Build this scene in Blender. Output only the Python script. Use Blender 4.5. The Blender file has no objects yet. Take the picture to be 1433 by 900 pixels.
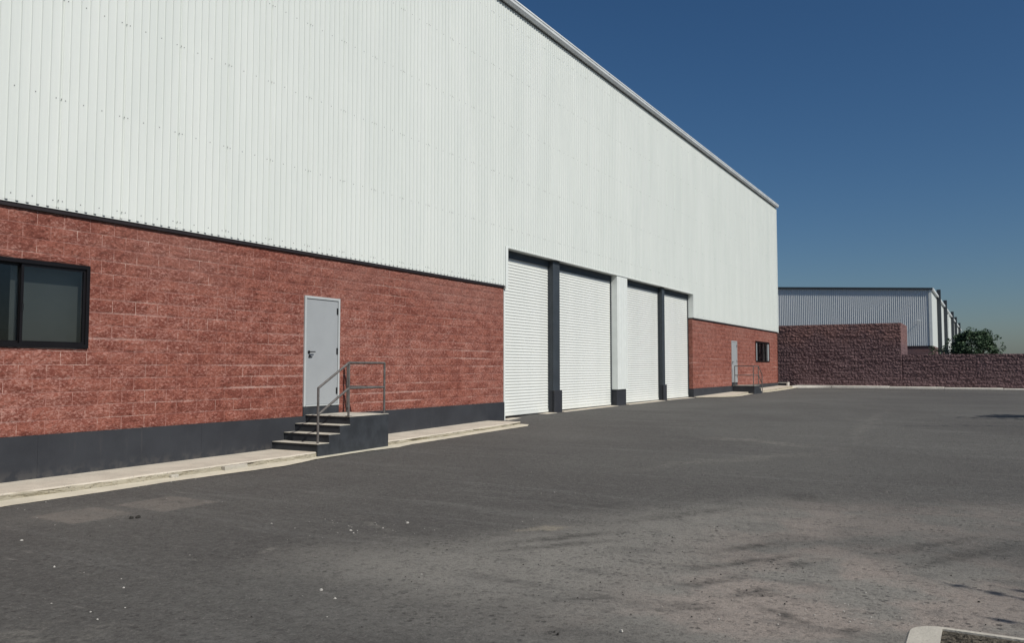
import bpy, bmesh, math, random
from mathutils import Vector, noise
R = math.radians
S = bpy.context.scene
COL = S.collection
rnd = random.Random(7)

# ------------------------------------------------------------------ camera, sky, sun, exposure
cam_d = bpy.data.cameras.new("camera"); cam = bpy.data.objects.new("camera", cam_d); COL.objects.link(cam)
cam_d.sensor_width = 36; cam_d.lens = 36 * 1150 / 1433
cam_d.clip_start = 0.05; cam_d.clip_end = 6000
cam.location = (11.85, 0, 1.6)
cam.rotation_euler = (R(90) + math.atan(65 / 1150), 0, R(30))
S.camera = cam

SUN = Vector((1, -0.25, 0.98)).normalized()
EL = math.asin(SUN.z); AZ = math.atan2(SUN.x, SUN.y)          # AZ from +Y towards +X
w = bpy.data.worlds.new("World"); S.world = w; w.use_nodes = True
wn = w.node_tree; wn.nodes.clear()
sky = wn.nodes.new("ShaderNodeTexSky"); sky.sky_type = 'NISHITA'; sky.sun_disc = False
sky.sun_elevation = EL; sky.sun_rotation = AZ
sky.air_density = 1.0; sky.dust_density = 1.0; sky.ozone_density = 6.0; sky.altitude = 0
bg = wn.nodes.new("ShaderNodeBackground"); bg.inputs[1].default_value = 0.057
wo = wn.nodes.new("ShaderNodeOutputWorld")
hsv = wn.nodes.new("ShaderNodeHueSaturation"); hsv.inputs["Saturation"].default_value = 1.16
wn.links.new(sky.outputs[0], hsv.inputs["Color"]); wn.links.new(hsv.outputs[0], bg.inputs[0]); wn.links.new(bg.outputs[0], wo.inputs[0])
sl = bpy.data.lights.new("sun", 'SUN'); sl.energy = 3.95; sl.angle = R(0.5); sl.color = (1.0, 0.96, 0.885)
so = bpy.data.objects.new("sun", sl); COL.objects.link(so)
so.rotation_euler = SUN.to_track_quat('Z', 'Y').to_euler()
S.view_settings.view_transform = 'Standard'; S.view_settings.look = 'None'
S.view_settings.exposure = 0.0; S.view_settings.gamma = 1.0

# ------------------------------------------------------------------ node helpers
class NT:
    def __init__(s, name, rough=0.7, spec=0.5, metal=0.0):
        s.m = bpy.data.materials.new(name); s.m.use_nodes = True
        s.t = s.m.node_tree; s.n = s.t.nodes; s.b = s.n["Principled BSDF"]
        s.b.inputs["Roughness"].default_value = rough
        s.b.inputs["Specular IOR Level"].default_value = spec
        s.b.inputs["Metallic"].default_value = metal
    def link(s, a, b):
        if isinstance(a, (int, float)): b.default_value = a
        elif isinstance(a, tuple): b.default_value = a if len(a) == len(b.default_value) else (*a, 1)
        else: s.t.links.new(a, b)
    def pos(s):
        return s.n.new("ShaderNodeNewGeometry").outputs["Position"]
    def obj(s):
        return s.n.new("ShaderNodeTexCoord").outputs["Object"]
    def mapping(s, v, loc=(0, 0, 0), rot=(0, 0, 0), scale=(1, 1, 1), typ='POINT'):
        m = s.n.new("ShaderNodeMapping"); m.vector_type = typ; s.link(v, m.inputs["Vector"])
        m.inputs["Location"].default_value = loc; m.inputs["Rotation"].default_value = rot; m.inputs["Scale"].default_value = scale
        return m.outputs[0]
    def noise(s, v, scale, detail=4, rough=0.55, dist=0.0, col=False):
        k = s.n.new("ShaderNodeTexNoise"); s.link(v, k.inputs["Vector"])
        k.inputs["Scale"].default_value = scale; k.inputs["Detail"].default_value = detail
        k.inputs["Roughness"].default_value = rough; k.inputs["Distortion"].default_value = dist
        return k.outputs[1 if col else 0]
    def voro(s, v, scale, feat='F1', out=0, rand=1.0):
        k = s.n.new("ShaderNodeTexVoronoi"); k.feature = feat; s.link(v, k.inputs["Vector"])
        k.inputs["Scale"].default_value = scale; k.inputs["Randomness"].default_value = rand
        return k.outputs[out]
    def ramp(s, f, lo, hi, a=0.0, b=1.0):
        k = s.n.new("ShaderNodeMapRange"); k.interpolation_type = 'SMOOTHSTEP'
        s.link(f, k.inputs["Value"]); s.link(lo, k.inputs["From Min"]); s.link(hi, k.inputs["From Max"])
        k.inputs["To Min"].default_value = a; k.inputs["To Max"].default_value = b
        return k.outputs[0]
    def math(s, op, a, b=0.0, clamp=False):
        k = s.n.new("ShaderNodeMath"); k.operation = op; k.use_clamp = clamp
        s.link(a, k.inputs[0]); s.link(b, k.inputs[1]); return k.outputs[0]
    def mix(s, f, a, b, mode='MIX'):
        k = s.n.new("ShaderNodeMix"); k.data_type = 'RGBA'; k.blend_type = mode
        s.link(f, k.inputs[0]); s.link(a, k.inputs[6]); s.link(b, k.inputs[7]); return k.outputs[2]
    def bump(s, h, strength=0.5, dist=0.01, nrm=None):
        k = s.n.new("ShaderNodeBump"); k.inputs["Strength"].default_value = strength
        k.inputs["Distance"].default_value = dist; s.link(h, k.inputs["Height"])
        if nrm is not None: s.link(nrm, k.inputs["Normal"])
        return k.outputs[0]
    def col(s, c): s.link(c, s.b.inputs["Base Color"])
    def nrm(s, c): s.link(c, s.b.inputs["Normal"])
    def sep(s, v):
        k = s.n.new("ShaderNodeSeparateXYZ"); s.link(v, k.inputs[0]); return k.outputs

def simple(name, c, rough=0.6, spec=0.5, metal=0.0, var=0.12, scale=3.0, bump=0.0, bscale=60):
    t = NT(name, rough, spec, metal); p = t.pos()
    n = t.noise(p, scale, 5, 0.6)
    lo = tuple(x * (1 - var) for x in c); hi = tuple(x * (1 + var) for x in c)
    t.col(t.mix(t.ramp(n, 0.3, 0.7), (*lo, 1), (*hi, 1)))
    if bump: t.nrm(t.bump(t.noise(p, bscale, 4), bump, 0.004))
    return t.m

# split-face block, painted red, chalky dust on the ridges and in the bed joints
def block_material(name, deep, mid, pale, dusty=1.0):
    t = NT(name, 0.9, 0.2); p = t.pos()
    q = t.mapping(p, scale=(1.0, 0.62, 1.25))
    big = t.noise(t.mapping(p, scale=(1, 0.3, 0.8)), 0.8, 4, 0.55)
    med = t.noise(t.mapping(p, scale=(1, 0.5, 1.4)), 4.0, 4, 0.6)
    n1 = t.noise(q, 27, 8, 0.76, 0.5)
    n2 = t.noise(q, 60, 4, 0.75, 0.3)
    blk = t.noise(t.mapping(p, scale=(1, 2.46, 4.92)), 1.0, 1, 0.5)
    c = t.mix(t.ramp(blk, 0.42, 0.58), (*deep, 1), (*mid, 1))
    m = t.math('ADD', t.math('MULTIPLY', n1, 0.72), t.math('MULTIPLY', n2, 0.28))
    m = t.math('ADD', m, t.math('MULTIPLY', t.math('SUBTRACT', med, 0.5), 0.16))
    m = t.math('ADD', m, t.math('MULTIPLY', t.math('SUBTRACT', big, 0.5), 0.12))
    c = t.mix(t.math('MULTIPLY', t.ramp(m, 0.505, 0.575), 0.74 * dusty), c, (*pale, 1))
    c = t.mix(t.math('MULTIPLY', t.ramp(m, 0.575, 0.65), 0.6 * dusty), c, tuple(min(1, x * 1.35) for x in pale) + (1,))
    c = t.mix(t.math('MULTIPLY', t.ramp(m, 0.475, 0.41), 0.8), c, tuple(x * 0.5 for x in deep) + (1,))
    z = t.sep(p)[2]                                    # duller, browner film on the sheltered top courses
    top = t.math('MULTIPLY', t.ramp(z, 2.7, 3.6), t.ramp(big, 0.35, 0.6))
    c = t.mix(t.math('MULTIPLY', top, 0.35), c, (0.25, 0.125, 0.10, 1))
    if dusty > 0.9:                                    # chalk that has run out of some bed joints
        fr = t.math('FRACT', t.math('DIVIDE', t.math('SUBTRACT', z, 0.63), 0.2031))
        dj = t.math('MINIMUM', fr, t.math('SUBTRACT', 1.0, fr))
        ln = t.noise(t.mapping(p, scale=(1, 0.30, 4.92)), 1.0, 3, 0.6)
        w2 = t.math('MULTIPLY', t.ramp(dj, t.math('MULTIPLY', t.noise(p, 9, 4), 0.28) , 0.0), t.ramp(t.math('ADD', ln, t.math('MULTIPLY', t.noise(p, 22, 4), 0.4)), 0.72, 0.84))
        w2 = t.math('MULTIPLY', w2, t.ramp(z, 2.7, 1.8, 0.2, 1.0))
        c = t.mix(t.math('MULTIPLY', w2, 0.62), c, (0.60, 0.42, 0.37, 1))
    t.col(c)
    t.nrm(t.bump(t.math('ADD', t.math('MULTIPLY', n1, 1.0), t.math('MULTIPLY', n2, 0.35)), 0.7, 0.018))
    return t.m
M = {}
M['block'] = block_material('red_split_face_block', (0.195, 0.060, 0.043), (0.262, 0.090, 0.064), (0.41, 0.218, 0.180))
M['block_far'] = block_material('purple_red_split_face_block', (0.135, 0.084, 0.088), (0.165, 0.104, 0.108), (0.25, 0.18, 0.18), 0.6)

def mortar_material():
    t = NT('painted_mortar', 0.9, 0.2); p = t.pos()
    n = t.noise(t.mapping(p, scale=(1, 0.35, 2.2)), 2.2, 3, 0.6)
    n2 = t.noise(p, 30, 3)
    f = t.math('MULTIPLY', t.ramp(n, 0.45, 0.68), t.ramp(n2, 0.25, 0.6))
    c = t.mix(f, (0.375, 0.185, 0.155, 1), (0.72, 0.55, 0.48, 1))
    t.col(c); t.nrm(t.bump(n2, 0.3, 0.005)); return t.m
M['mortar'] = mortar_material()
M['mortar_far'] = simple('dark_painted_mortar', (0.13, 0.08, 0.08), 0.9, 0.2)

def plinth_material():
    t = NT('charcoal_plinth_paint', 0.75, 0.3); p = t.pos()
    n = t.noise(p, 1.3, 5, 0.6); v = t.noise(t.mapping(p, scale=(1, 6, 0.5)), 1.6, 4, 0.6)
    c = t.mix(t.ramp(n, 0.3, 0.7), (0.028, 0.030, 0.036, 1), (0.038, 0.041, 0.048, 1))
    c = t.mix(t.math('MULTIPLY', t.ramp(v, 0.60, 0.80), 0.35), c, (0.085, 0.078, 0.075, 1))
    z = t.sep(p)[2]
    low = t.math('MULTIPLY', t.ramp(z, 0.22, 0.0), t.ramp(t.noise(p, 6, 4), 0.42, 0.62))
    c = t.mix(t.math('MULTIPLY', low, 0.35), c, (0.13, 0.12, 0.11, 1))
    t.col(c); t.nrm(t.bump(t.noise(p, 40, 4, 0.7), 0.35, 0.006)); return t.m
M['plinth'] = plinth_material()
M['step_paint'] = simple('charcoal_step_paint', (0.036, 0.040, 0.046), 0.75, 0.25, var=0.2, scale=4, bump=0.3, bscale=30)

def cladding_material(name, c0, c1, rough=0.42):
    t = NT(name, rough, 0.4); p = t.pos()
    n = t.noise(t.mapping(p, scale=(1, 1.0, 0.15)), 1.2, 4, 0.6)
    n2 = t.noise(t.mapping(p, scale=(1, 7, 0.35)), 2.0, 4, 0.65)
    c = t.mix(t.ramp(n, 0.3, 0.7), (*c0, 1), (*c1, 1))
    c = t.mix(t.math('MULTIPLY', t.ramp(n2, 0.58, 0.8), 0.18), c, tuple(x * 0.8 for x in c0) + (1,))
    t.col(c); t.nrm(t.bump(t.noise(p, 1.4, 2), 0.08, 0.03)); return t.m
M['clad'] = cladding_material('white_painted_sheet_metal', (0.655, 0.69, 0.655), (0.70, 0.73, 0.695))
M['trim'] = simple('white_trim_metal', (0.72, 0.75, 0.72), 0.4, 0.4, var=0.04)
M['gutter'] = simple('pale_gutter_metal', (0.70, 0.725, 0.72), 0.35, 0.5, metal=0.0, var=0.08, scale=1.2)
M['flash'] = simple('dark_brown_flashing', (0.022, 0.017, 0.018), 0.5, 0.4, var=0.15)
M['shutter'] = cladding_material('cream_white_shutter_paint', (0.69, 0.71, 0.675), (0.74, 0.755, 0.72), 0.35)
M['steel_dark'] = simple('dark_grey_steel_paint', (0.040, 0.048, 0.056), 0.5, 0.4, var=0.12, scale=2)
M['lintel_shade'] = simple('painted_lintel_shade', (0.05, 0.065, 0.08), 0.55, 0.3, var=0.1)  # shadow under the lintel, put into a dark colour
M['door'] = simple('pale_grey_door_paint', (0.335, 0.352, 0.362), 0.4, 0.4, var=0.035, scale=1.5)
M['door_frame'] = simple('light_grey_frame_paint', (0.44, 0.46, 0.46), 0.4, 0.4, var=0.04)
M['black'] = simple('black_metal', (0.012, 0.012, 0.013), 0.4, 0.5, var=0.1)
M['window_frame'] = simple('black_aluminium_frame', (0.008, 0.007, 0.008), 0.4, 0.25, var=0.1)
M['rail'] = simple('weathered_grey_pipe', (0.125, 0.115, 0.108), 0.5, 0.4, metal=0.1, var=0.25, scale=9)
M['screw'] = simple('dark_screw_head', (0.16, 0.16, 0.16), 0.4, 0.5)
M['interior'] = simple('grey_interior_wall', (0.13, 0.14, 0.145), 0.9, 0.2)
M['cabinet'] = simple('dark_interior_cabinet', (0.05, 0.05, 0.05), 0.8, 0.2)
M['curtain'] = simple('pale_blind', (0.32, 0.33, 0.31), 0.9, 0.2)
M['blind'] = simple('grey_roller_blind', (0.20, 0.195, 0.185), 0.9, 0.2, var=.05)
M['roof'] = simple('grey_roof_sheet', (0.35, 0.36, 0.36), 0.5, 0.4)
M['bark'] = simple('brown_bark', (0.09, 0.065, 0.045), 0.9, 0.2, var=0.35, scale=12, bump=0.6, bscale=30)

def concrete(name, c, speck=0.5):
    t = NT(name, 0.92, 0.2); p = t.pos()
    n = t.noise(p, 1.6, 6, 0.65); f = t.noise(p, 45, 4, 0.7); g = t.noise(t.mapping(p, scale=(1, 0.35, 1)), 7, 5, 0.7)
    cc = t.mix(t.ramp(n, 0.3, 0.7), tuple(x * 0.86 for x in c) + (1,), tuple(min(1, x * 1.08) for x in c) + (1,))
    cc = t.mix(t.math('MULTIPLY', t.ramp(g, 0.56, 0.74), speck), cc, tuple(x * 0.45 for x in c) + (1,))
    v = t.voro(p, 24); vm = t.math('MULTIPLY', t.ramp(v, 0.24, 0.14), t.ramp(t.noise(p, 6, 3), 0.46, 0.58))
    cc = t.mix(t.math('MULTIPLY', vm, speck), cc, (0.10, 0.09, 0.08, 1))
    t.col(cc)
    t.nrm(t.bump(t.math('ADD', f, t.math('MULTIPLY', g, 1.5)), 0.5, 0.012)); return t.m
M['concrete'] = concrete('pale_beige_concrete', (0.575, 0.52, 0.43), 0.5)
M['gutter_conc'] = concrete('pale_yellow_gutter_concrete', (0.62, 0.575, 0.46), 0.35)
M['kerb_face'] = concrete('rough_kerb_concrete', (0.36, 0.325, 0.25), 0.95)
M['kerb_far'] = concrete('pale_kerb_concrete', (0.60, 0.57, 0.51), 0.15)
M['tread'] = concrete('pale_tread_concrete', (0.52, 0.49, 0.42), 0.3)
M['slab_old'] = concrete('grey_kerb_concrete', (0.46, 0.43, 0.37), 0.3)

def asphalt_material():
    t = NT('worn_asphalt', 0.93, 0.22); p = t.pos()
    wob = t.noise(p, 0.9, 6, 0.65, col=True)
    k = t.n.new("ShaderNodeVectorMath"); k.operation = 'MULTIPLY_ADD'
    t.link(wob, k.inputs[0]); k.inputs[1].default_value = (1.7, 1.7, 0); t.link(p, k.inputs[2]); pw = k.outputs[0]
    # shared sweep direction of the tyre and broom marks
    lon = t.mapping(p, rot=(0, 0, R(-55)), scale=(0.22, 1.6, 1))
    lon2 = t.mapping(p, rot=(0, 0, R(18)), scale=(0.16, 1.4, 1))
    a = t.noise(p, 0.16, 5, 0.6, 0.6); b = t.noise(lon, 1.0, 6, 0.62, 0.3); c3 = t.noise(lon2, 1.3, 6, 0.65, 0.2)
    fine = t.noise(p, 52, 4, 0.85); mid = t.noise(p, 9, 6, 0.75)
    c = t.mix(t.ramp(a, 0.36, 0.66), (0.090, 0.085, 0.080, 1), (0.116, 0.112, 0.104, 1))
    c = t.mix(t.math('MULTIPLY', t.ramp(b, 0.53, 0.70), 0.55), c, (0.145, 0.140, 0.130, 1))
    c = t.mix(t.math('MULTIPLY', t.ramp(c3, 0.56, 0.70), 0.5), c, (0.150, 0.146, 0.138, 1))
    c = t.mix(t.math('MULTIPLY', t.ramp(c3, 0.43, 0.30), 0.45), c, (0.062, 0.059, 0.056, 1))
    def ell(cx, cy, rx, ry, ang, lo, hi, src=None):
        m = t.mapping(src if src is not None else pw, loc=(cx + 0.85, cy + 0.85, 0), rot=(0, 0, R(ang)), scale=(rx, ry, 1000.0), typ='TEXTURE')
        l = t.n.new("ShaderNodeVectorMath"); l.operation = 'LENGTH'; t.link(m, l.inputs[0])
        return t.ramp(l.outputs["Value"], hi, lo)
    # light dusty ground in the right foreground
    xyz0 = t.sep(p)
    parts = [ell(10.7, 6.4, 2.5, 2.0, 30, 0.3, 1.3), t.math('MULTIPLY', ell(8.9, 6.8, 2.3, 1.6, 60, 0.2, 1.35), 0.9), t.math('MULTIPLY', ell(7.8, 6.0, 1.5, 1.1, 20, 0.1, 1.4), 0.8),
             t.math('MULTIPLY', ell(9.3, 8.6, 3.0, 1.4, 58, 0.1, 1.4), 0.85), t.math('MULTIPLY', ell(11.3, 10.0, 2.6, 1.2, 60, 0.2, 1.2), 0.45)]
    dust = parts[0]
    for d in parts[1:]: dust = t.math('MAXIMUM', dust, d)
    brk = t.math('ADD', t.math('MULTIPLY', t.noise(lon, 1.8, 7, 0.7, 0.5), 0.6), t.math('MULTIPLY', t.noise(p, 2.6, 6, 0.7), 0.4))
    dust = t.math('MULTIPLY', dust, t.ramp(brk, 0.34, 0.52, 0.45, 1.0))
    pink = t.math('MULTIPLY', t.ramp(xyz0[0], 8.8, 10.4), t.ramp(t.noise(p, 1.1, 4), 0.4, 0.56))
    dc = t.mix(pink, (0.285, 0.270, 0.240, 1), (0.365, 0.312, 0.272, 1))
    c = t.mix(t.math('MULTIPLY', dust, 0.86), c, dc)
    # stippled pits where the surface has ravelled
    pv = t.voro(p, 13); pm = t.math('MULTIPLY', t.ramp(pv, 0.30, 0.16), t.ramp(t.noise(p, 2.0, 5, 0.7), 0.44, 0.60))
    c = t.mix(t.math('MULTIPLY', pm, 0.75), c, (0.06, 0.056, 0.052, 1))
    pv2 = t.voro(t.mapping(p, loc=(3, 7, 0)), 33); pm2 = t.math('MULTIPLY', t.ramp(pv2, 0.26, 0.12), t.ramp(t.noise(p, 3.1, 5, 0.7), 0.40, 0.58))
    c = t.mix(t.math('MULTIPLY', pm2, 0.7), c, (0.07, 0.066, 0.060, 1))
    # beige sandy spot
    sp = t.math('MULTIPLY', ell(7.80, 7.76, 0.42, 0.16, 48, 0.0, 1.2), 0.6)
    c = t.mix(sp, c, (0.33, 0.29, 0.22, 1))
    for (cx, cy, rx, ry, an, st) in [(6.15, 5.66, .22, .10, 60, .6), (7.2, 6.4, .4, .12, 43, .35), (6.1, 7.0, .6, .12, -27, .4),
                                    (8.1, 14.6, 3.0, .35, 59, .3), (7.56, 17.7, 1.8, .35, -19, .5), (9.14, 24, 9, .22, 92, .22), (6.5, 3.2, .5, .2, 30, .5)]:
        c = t.mix(t.math('MULTIPLY', t.math('MULTIPLY', ell(cx, cy, rx, ry, an, 0.1, 1.2), t.ramp(mid, 0.35, 0.6)), st), c, (0.25, 0.235, 0.205, 1))
    # dark tyre-scrubbed streaks
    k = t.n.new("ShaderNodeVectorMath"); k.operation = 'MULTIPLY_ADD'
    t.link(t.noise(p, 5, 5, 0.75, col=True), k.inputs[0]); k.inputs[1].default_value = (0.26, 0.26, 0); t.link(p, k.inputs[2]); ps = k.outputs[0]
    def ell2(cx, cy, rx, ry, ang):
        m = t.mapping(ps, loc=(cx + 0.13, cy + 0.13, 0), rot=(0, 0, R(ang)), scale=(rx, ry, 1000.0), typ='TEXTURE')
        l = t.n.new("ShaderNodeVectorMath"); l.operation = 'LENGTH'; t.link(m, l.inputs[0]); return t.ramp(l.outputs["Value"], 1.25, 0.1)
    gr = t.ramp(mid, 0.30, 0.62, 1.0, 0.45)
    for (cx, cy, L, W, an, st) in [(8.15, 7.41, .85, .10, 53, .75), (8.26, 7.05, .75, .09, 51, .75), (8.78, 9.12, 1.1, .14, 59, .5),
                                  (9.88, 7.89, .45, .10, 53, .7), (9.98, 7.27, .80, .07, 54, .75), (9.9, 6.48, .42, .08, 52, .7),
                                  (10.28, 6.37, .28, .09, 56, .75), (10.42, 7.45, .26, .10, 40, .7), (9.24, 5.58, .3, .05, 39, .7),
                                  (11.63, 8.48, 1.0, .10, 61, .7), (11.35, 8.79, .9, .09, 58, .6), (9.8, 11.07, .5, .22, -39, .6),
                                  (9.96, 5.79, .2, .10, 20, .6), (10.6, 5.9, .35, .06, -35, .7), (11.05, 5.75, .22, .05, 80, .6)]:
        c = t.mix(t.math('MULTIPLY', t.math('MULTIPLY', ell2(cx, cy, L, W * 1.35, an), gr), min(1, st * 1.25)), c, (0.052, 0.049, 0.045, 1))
    # two lighter rectangular patches beside the gutter
    xyz = t.sep(p)
    def box(x0, x1, y0, y1, f=0.05):
        return t.math('MULTIPLY', t.math('MULTIPLY', t.ramp(xyz[0], x0 - f, x0 + f), t.ramp(xyz[0], x1 + f, x1 - f)),
                      t.math('MULTIPLY', t.ramp(xyz[1], y0 - f, y0 + f), t.ramp(xyz[1], y1 + f, y1 - f)))
    bx = t.math('MAXIMUM', box(2.38, 3.2, 5.45, 6.2), box(2.5, 3.42, 6.42, 7.22))
    bx = t.math('MULTIPLY', bx, t.ramp(t.noise(p, 2.2, 4), 0.3, 0.6, 0.45, 1.0))
    c = t.mix(t.math('MULTIPLY', ell(2.7, 5.9, 1.4, .75, 80, 0.2, 1.2), 0.4), c, (0.17, 0.16, 0.145, 1))
    c = t.mix(t.math('MULTIPLY', bx, 0.6), c, (0.225, 0.198, 0.172, 1))
    # short pale scuffs lying along the sweep direction
    sc = t.noise(t.mapping(p, rot=(0, 0, R(-40)), scale=(1.1, 6.5, 1)), 1.7, 3, 0.55)
    c = t.mix(t.math('MULTIPLY', t.ramp(sc, 0.66, 0.76), 0.5), c, (0.22, 0.21, 0.19, 1))
    # fine aggregate
    c = t.mix(t.math('MULTIPLY', t.ramp(fine, 0.54, 0.68), 0.34), c, (0.26, 0.25, 0.225, 1))
    c = t.mix(t.math('MULTIPLY', t.ramp(mid, 0.52, 0.66), 0.26), c, (0.18, 0.173, 0.16, 1))
    c = t.mix(t.math('MULTIPLY', t.ramp(mid, 0.48, 0.34), 0.42), c, (0.055, 0.052, 0.05, 1))
    g2 = t.noise(t.mapping(p, loc=(5, 1, 0)), 24, 6, 0.85)
    c = t.mix(t.math('MULTIPLY', t.ramp(g2, 0.48, 0.36), 0.55), c, (0.045, 0.042, 0.040, 1))
    c = t.mix(t.math('MULTIPLY', t.ramp(g2, 0.53, 0.66), 0.35), c, (0.26, 0.25, 0.228, 1))
    c = t.mix(t.math('MULTIPLY', t.ramp(fine, 0.46, 0.33), 0.5), c, (0.035, 0.033, 0.031, 1))
    v = t.voro(p, 16); vm = t.math('MULTIPLY', t.ramp(v, 0.10, 0.06), t.ramp(t.noise(p, 1.6, 3), 0.53, 0.60))
    c = t.mix(t.math('MULTIPLY', vm, 0.65), c, (0.36, 0.34, 0.30, 1))
    t.col(c)
    h = t.math('ADD', t.math('ADD', t.math('MULTIPLY', fine, 0.5), t.math('MULTIPLY', g2, 0.8)), t.math('MULTIPLY', mid, 1.6))
    h = t.math('SUBTRACT', h, t.math('MULTIPLY', pm, 0.5))
    t.nrm(t.bump(h, 0.8, 0.022)); return t.m
M['asphalt'] = asphalt_material()

def soil_material():
    t = NT('dark_gravelly_soil', 0.95, 0.2); p = t.pos()
    v = t.voro(p, 45, out=1); n = t.noise(p, 30, 4, 0.7)
    c = t.mix(t.ramp(n, 0.35, 0.65), (0.03, 0.026, 0.02, 1), (0.15, 0.13, 0.10, 1))
    t.col(c); t.nrm(t.bump(n, 0.9, 0.03)); return t.m
M['soil'] = soil_material()

def leaf_material(name, c0, c1):
    t = NT(name, 0.6, 0.35); p = t.pos()
    n = t.noise(p, 2.5, 3); g = t.n.new("ShaderNodeObjectInfo")
    isl = t.n.new("ShaderNodeNewGeometry").outputs["Random Per Island"]
    f = t.math('ADD', t.math('MULTIPLY', n, 0.5), t.math('MULTIPLY', isl, 0.5))
    t.col(t.mix(t.ramp(f, 0.25, 0.75), (*c0, 1), (*c1, 1))); return t.m
M['leaf'] = leaf_material('dark_green_leaves', (0.028, 0.056, 0.028), (0.075, 0.125, 0.06))
M['leaf2'] = leaf_material('olive_green_leaves', (0.035, 0.07, 0.02), (0.07, 0.12, 0.04))

def glass_material():
    t = NT('tinted_window_glass', 0.03, 0.5)
    n = t.n
    tr = n.new("ShaderNodeBsdfTransparent"); tr.inputs[0].default_value = (0.80, 0.83, 0.83, 1)
    gl = n.new("ShaderNodeBsdfGlossy"); gl.inputs["Roughness"].default_value = 0.02; gl.inputs[0].default_value = (1, 1, 1, 1)
    fr = n.new("ShaderNodeFresnel"); fr.inputs[0].default_value = 1.55
    mx = n.new("ShaderNodeMixShader"); out = n["Material Output"]
    f2 = t.math('MULTIPLY', fr.outputs[0], 0.65, True)
    t.t.links.new(f2, mx.inputs[0]); t.t.links.new(tr.outputs[0], mx.inputs[1]); t.t.links.new(gl.outputs[0], mx.inputs[2])
    t.t.links.new(mx.outputs[0], out.inputs[0]); return t.m
M['glass'] = glass_material()

# ------------------------------------------------------------------ mesh helpers
class MB:
    def __init__(s): s.v = []; s.f = []; s.mi = []
    def quad(s, a, b, c, d, mi=0):
        i = len(s.v); s.v += [a, b, c, d]; s.f.append((i, i + 1, i + 2, i + 3)); s.mi.append(mi)
    def box(s, x0, x1, y0, y1, z0, z1, mi=0, top=None):
        i = len(s.v)
        s.v += [(x0, y0, z0), (x1, y0, z0), (x1, y1, z0), (x0, y1, z0), (x0, y0, z1), (x1, y0, z1), (x1, y1, z1), (x0, y1, z1)]
        fs = [(3, 2, 1, 0), (4, 5, 6, 7), (0, 1, 5, 4), (1, 2, 6, 5), (2, 3, 7, 6), (3, 0, 4, 7)]
        for k, f in enumerate(fs):
            s.f.append(tuple(i + j for j in f)); s.mi.append(top if (k == 1 and top is not None) else mi)
    def tube(s, p, q, r, n=8, r2=None, mi=0, cap=True):
        p = Vector(p); q = Vector(q); r2 = r if r2 is None else r2
        d = (q - p).normalized(); u = d.orthogonal().normalized(); v = d.cross(u)
        i = len(s.v)
        for c, rr in ((p, r), (q, r2)):
            for k in range(n):
                a = 2 * math.pi * k / n; s.v.append(tuple(c + (u * math.cos(a) + v * math.sin(a)) * rr))
        for k in range(n):
            s.f.append((i + k, i + (k + 1) % n, i + n + (k + 1) % n, i + n + k)); s.mi.append(mi)
        if cap:
            s.f.append(tuple(i + k for k in reversed(range(n)))); s.f.append(tuple(i + n + k for k in range(n))); s.mi += [mi, mi]
    def extrude_y(s, prof, y0, y1, mi=0, close=True):      # prof: (x,z) polygon
        n = len(prof); i = len(s.v)
        s.v += [(x, y0, z) for x, z in prof] + [(x, y1, z) for x, z in prof]
        for k in range(n if close else n - 1):
            s.f.append((i + k, i + (k + 1) % n, i + n + (k + 1) % n, i + n + k)); s.mi.append(mi)
        if close:
            s.f.append(tuple(i + k for k in reversed(range(n)))); s.f.append(tuple(i + n + k for k in range(n))); s.mi += [mi, mi]
    def add(s, verts, faces, off=(0, 0, 0), mi=0):
        i = len(s.v); s.v += [(a + off[0], b + off[1], c + off[2]) for a, b, c in verts]
        s.f += [tuple(i + j for j in f) for f in faces]; s.mi += [mi] * len(faces)
    def mesh(s, name, mats, smooth=False, fix=True):
        me = bpy.data.meshes.new(name); me.from_pydata(s.v, [], s.f)
        for m in (mats if isinstance(mats, (list, tuple)) else [mats]): me.materials.append(m)
        me.polygons.foreach_set("material_index", s.mi)
        if fix:
            bm = bmesh.new(); bm.from_mesh(me); bmesh.ops.recalc_face_normals(bm, faces=bm.faces[:]); bm.to_mesh(me); bm.free()
        if smooth: me.polygons.foreach_set("use_smooth", [True] * len(me.polygons))
        me.update(); return me
    def build(s, name, mats, parent=None, bevel=0.0, smooth=False, loc=None, fix=True):
        return link(name, s.mesh(name, mats, smooth, fix), parent, bevel, loc)

def link(name, me, parent=None, bevel=0.0, loc=None):
    o = bpy.data.objects.new(name, me); COL.objects.link(o)
    if parent is not None:
        o.parent = parent
        o.matrix_parent_inverse.identity()
        # coordinates are written in world metres: undo the parent's own offset
        wp = world_loc(parent)
        o.location = Vector(loc or (0, 0, 0)) - wp
    elif loc: o.location = loc
    if bevel:
        b = o.modifiers.new("bevel", 'BEVEL'); b.width = bevel; b.segments = 2; b.limit_method = 'ANGLE'
    return o
def world_loc(o):
    v = Vector(o.location)
    while o.parent is not None: o = o.parent; v += Vector(o.location)
    return v
def tag(o, label=None, cat=None, group=None, kind=None):
    if label: o['label'] = label
    if cat: o['category'] = cat
    if group: o['group'] = group
    if kind: o['kind'] = kind
    return o
def thing(name, loc, label, cat, group=None):
    o = bpy.data.objects.new(name, None); COL.objects.link(o); o.location = loc; o.empty_display_size = 0.3
    return tag(o, label, cat, group)
def lerp_tab(tab, y):
    if y <= tab[0][0]: return tab[0][1]
    for (a, u), (b, v) in zip(tab, tab[1:]):
        if y <= b:
            k = (y - a) / (b - a); return u + (v - u) * k
    return tab[-1][1]
A_TAB = [(-60, -.10), (4, -.10), (7, -.09), (11, -.05), (15, 0.0), (19, .07), (22, .17), (26, .19), (34, .215), (40, .215), (45, .225), (52, .27), (57, .32), (80, .36)]
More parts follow.
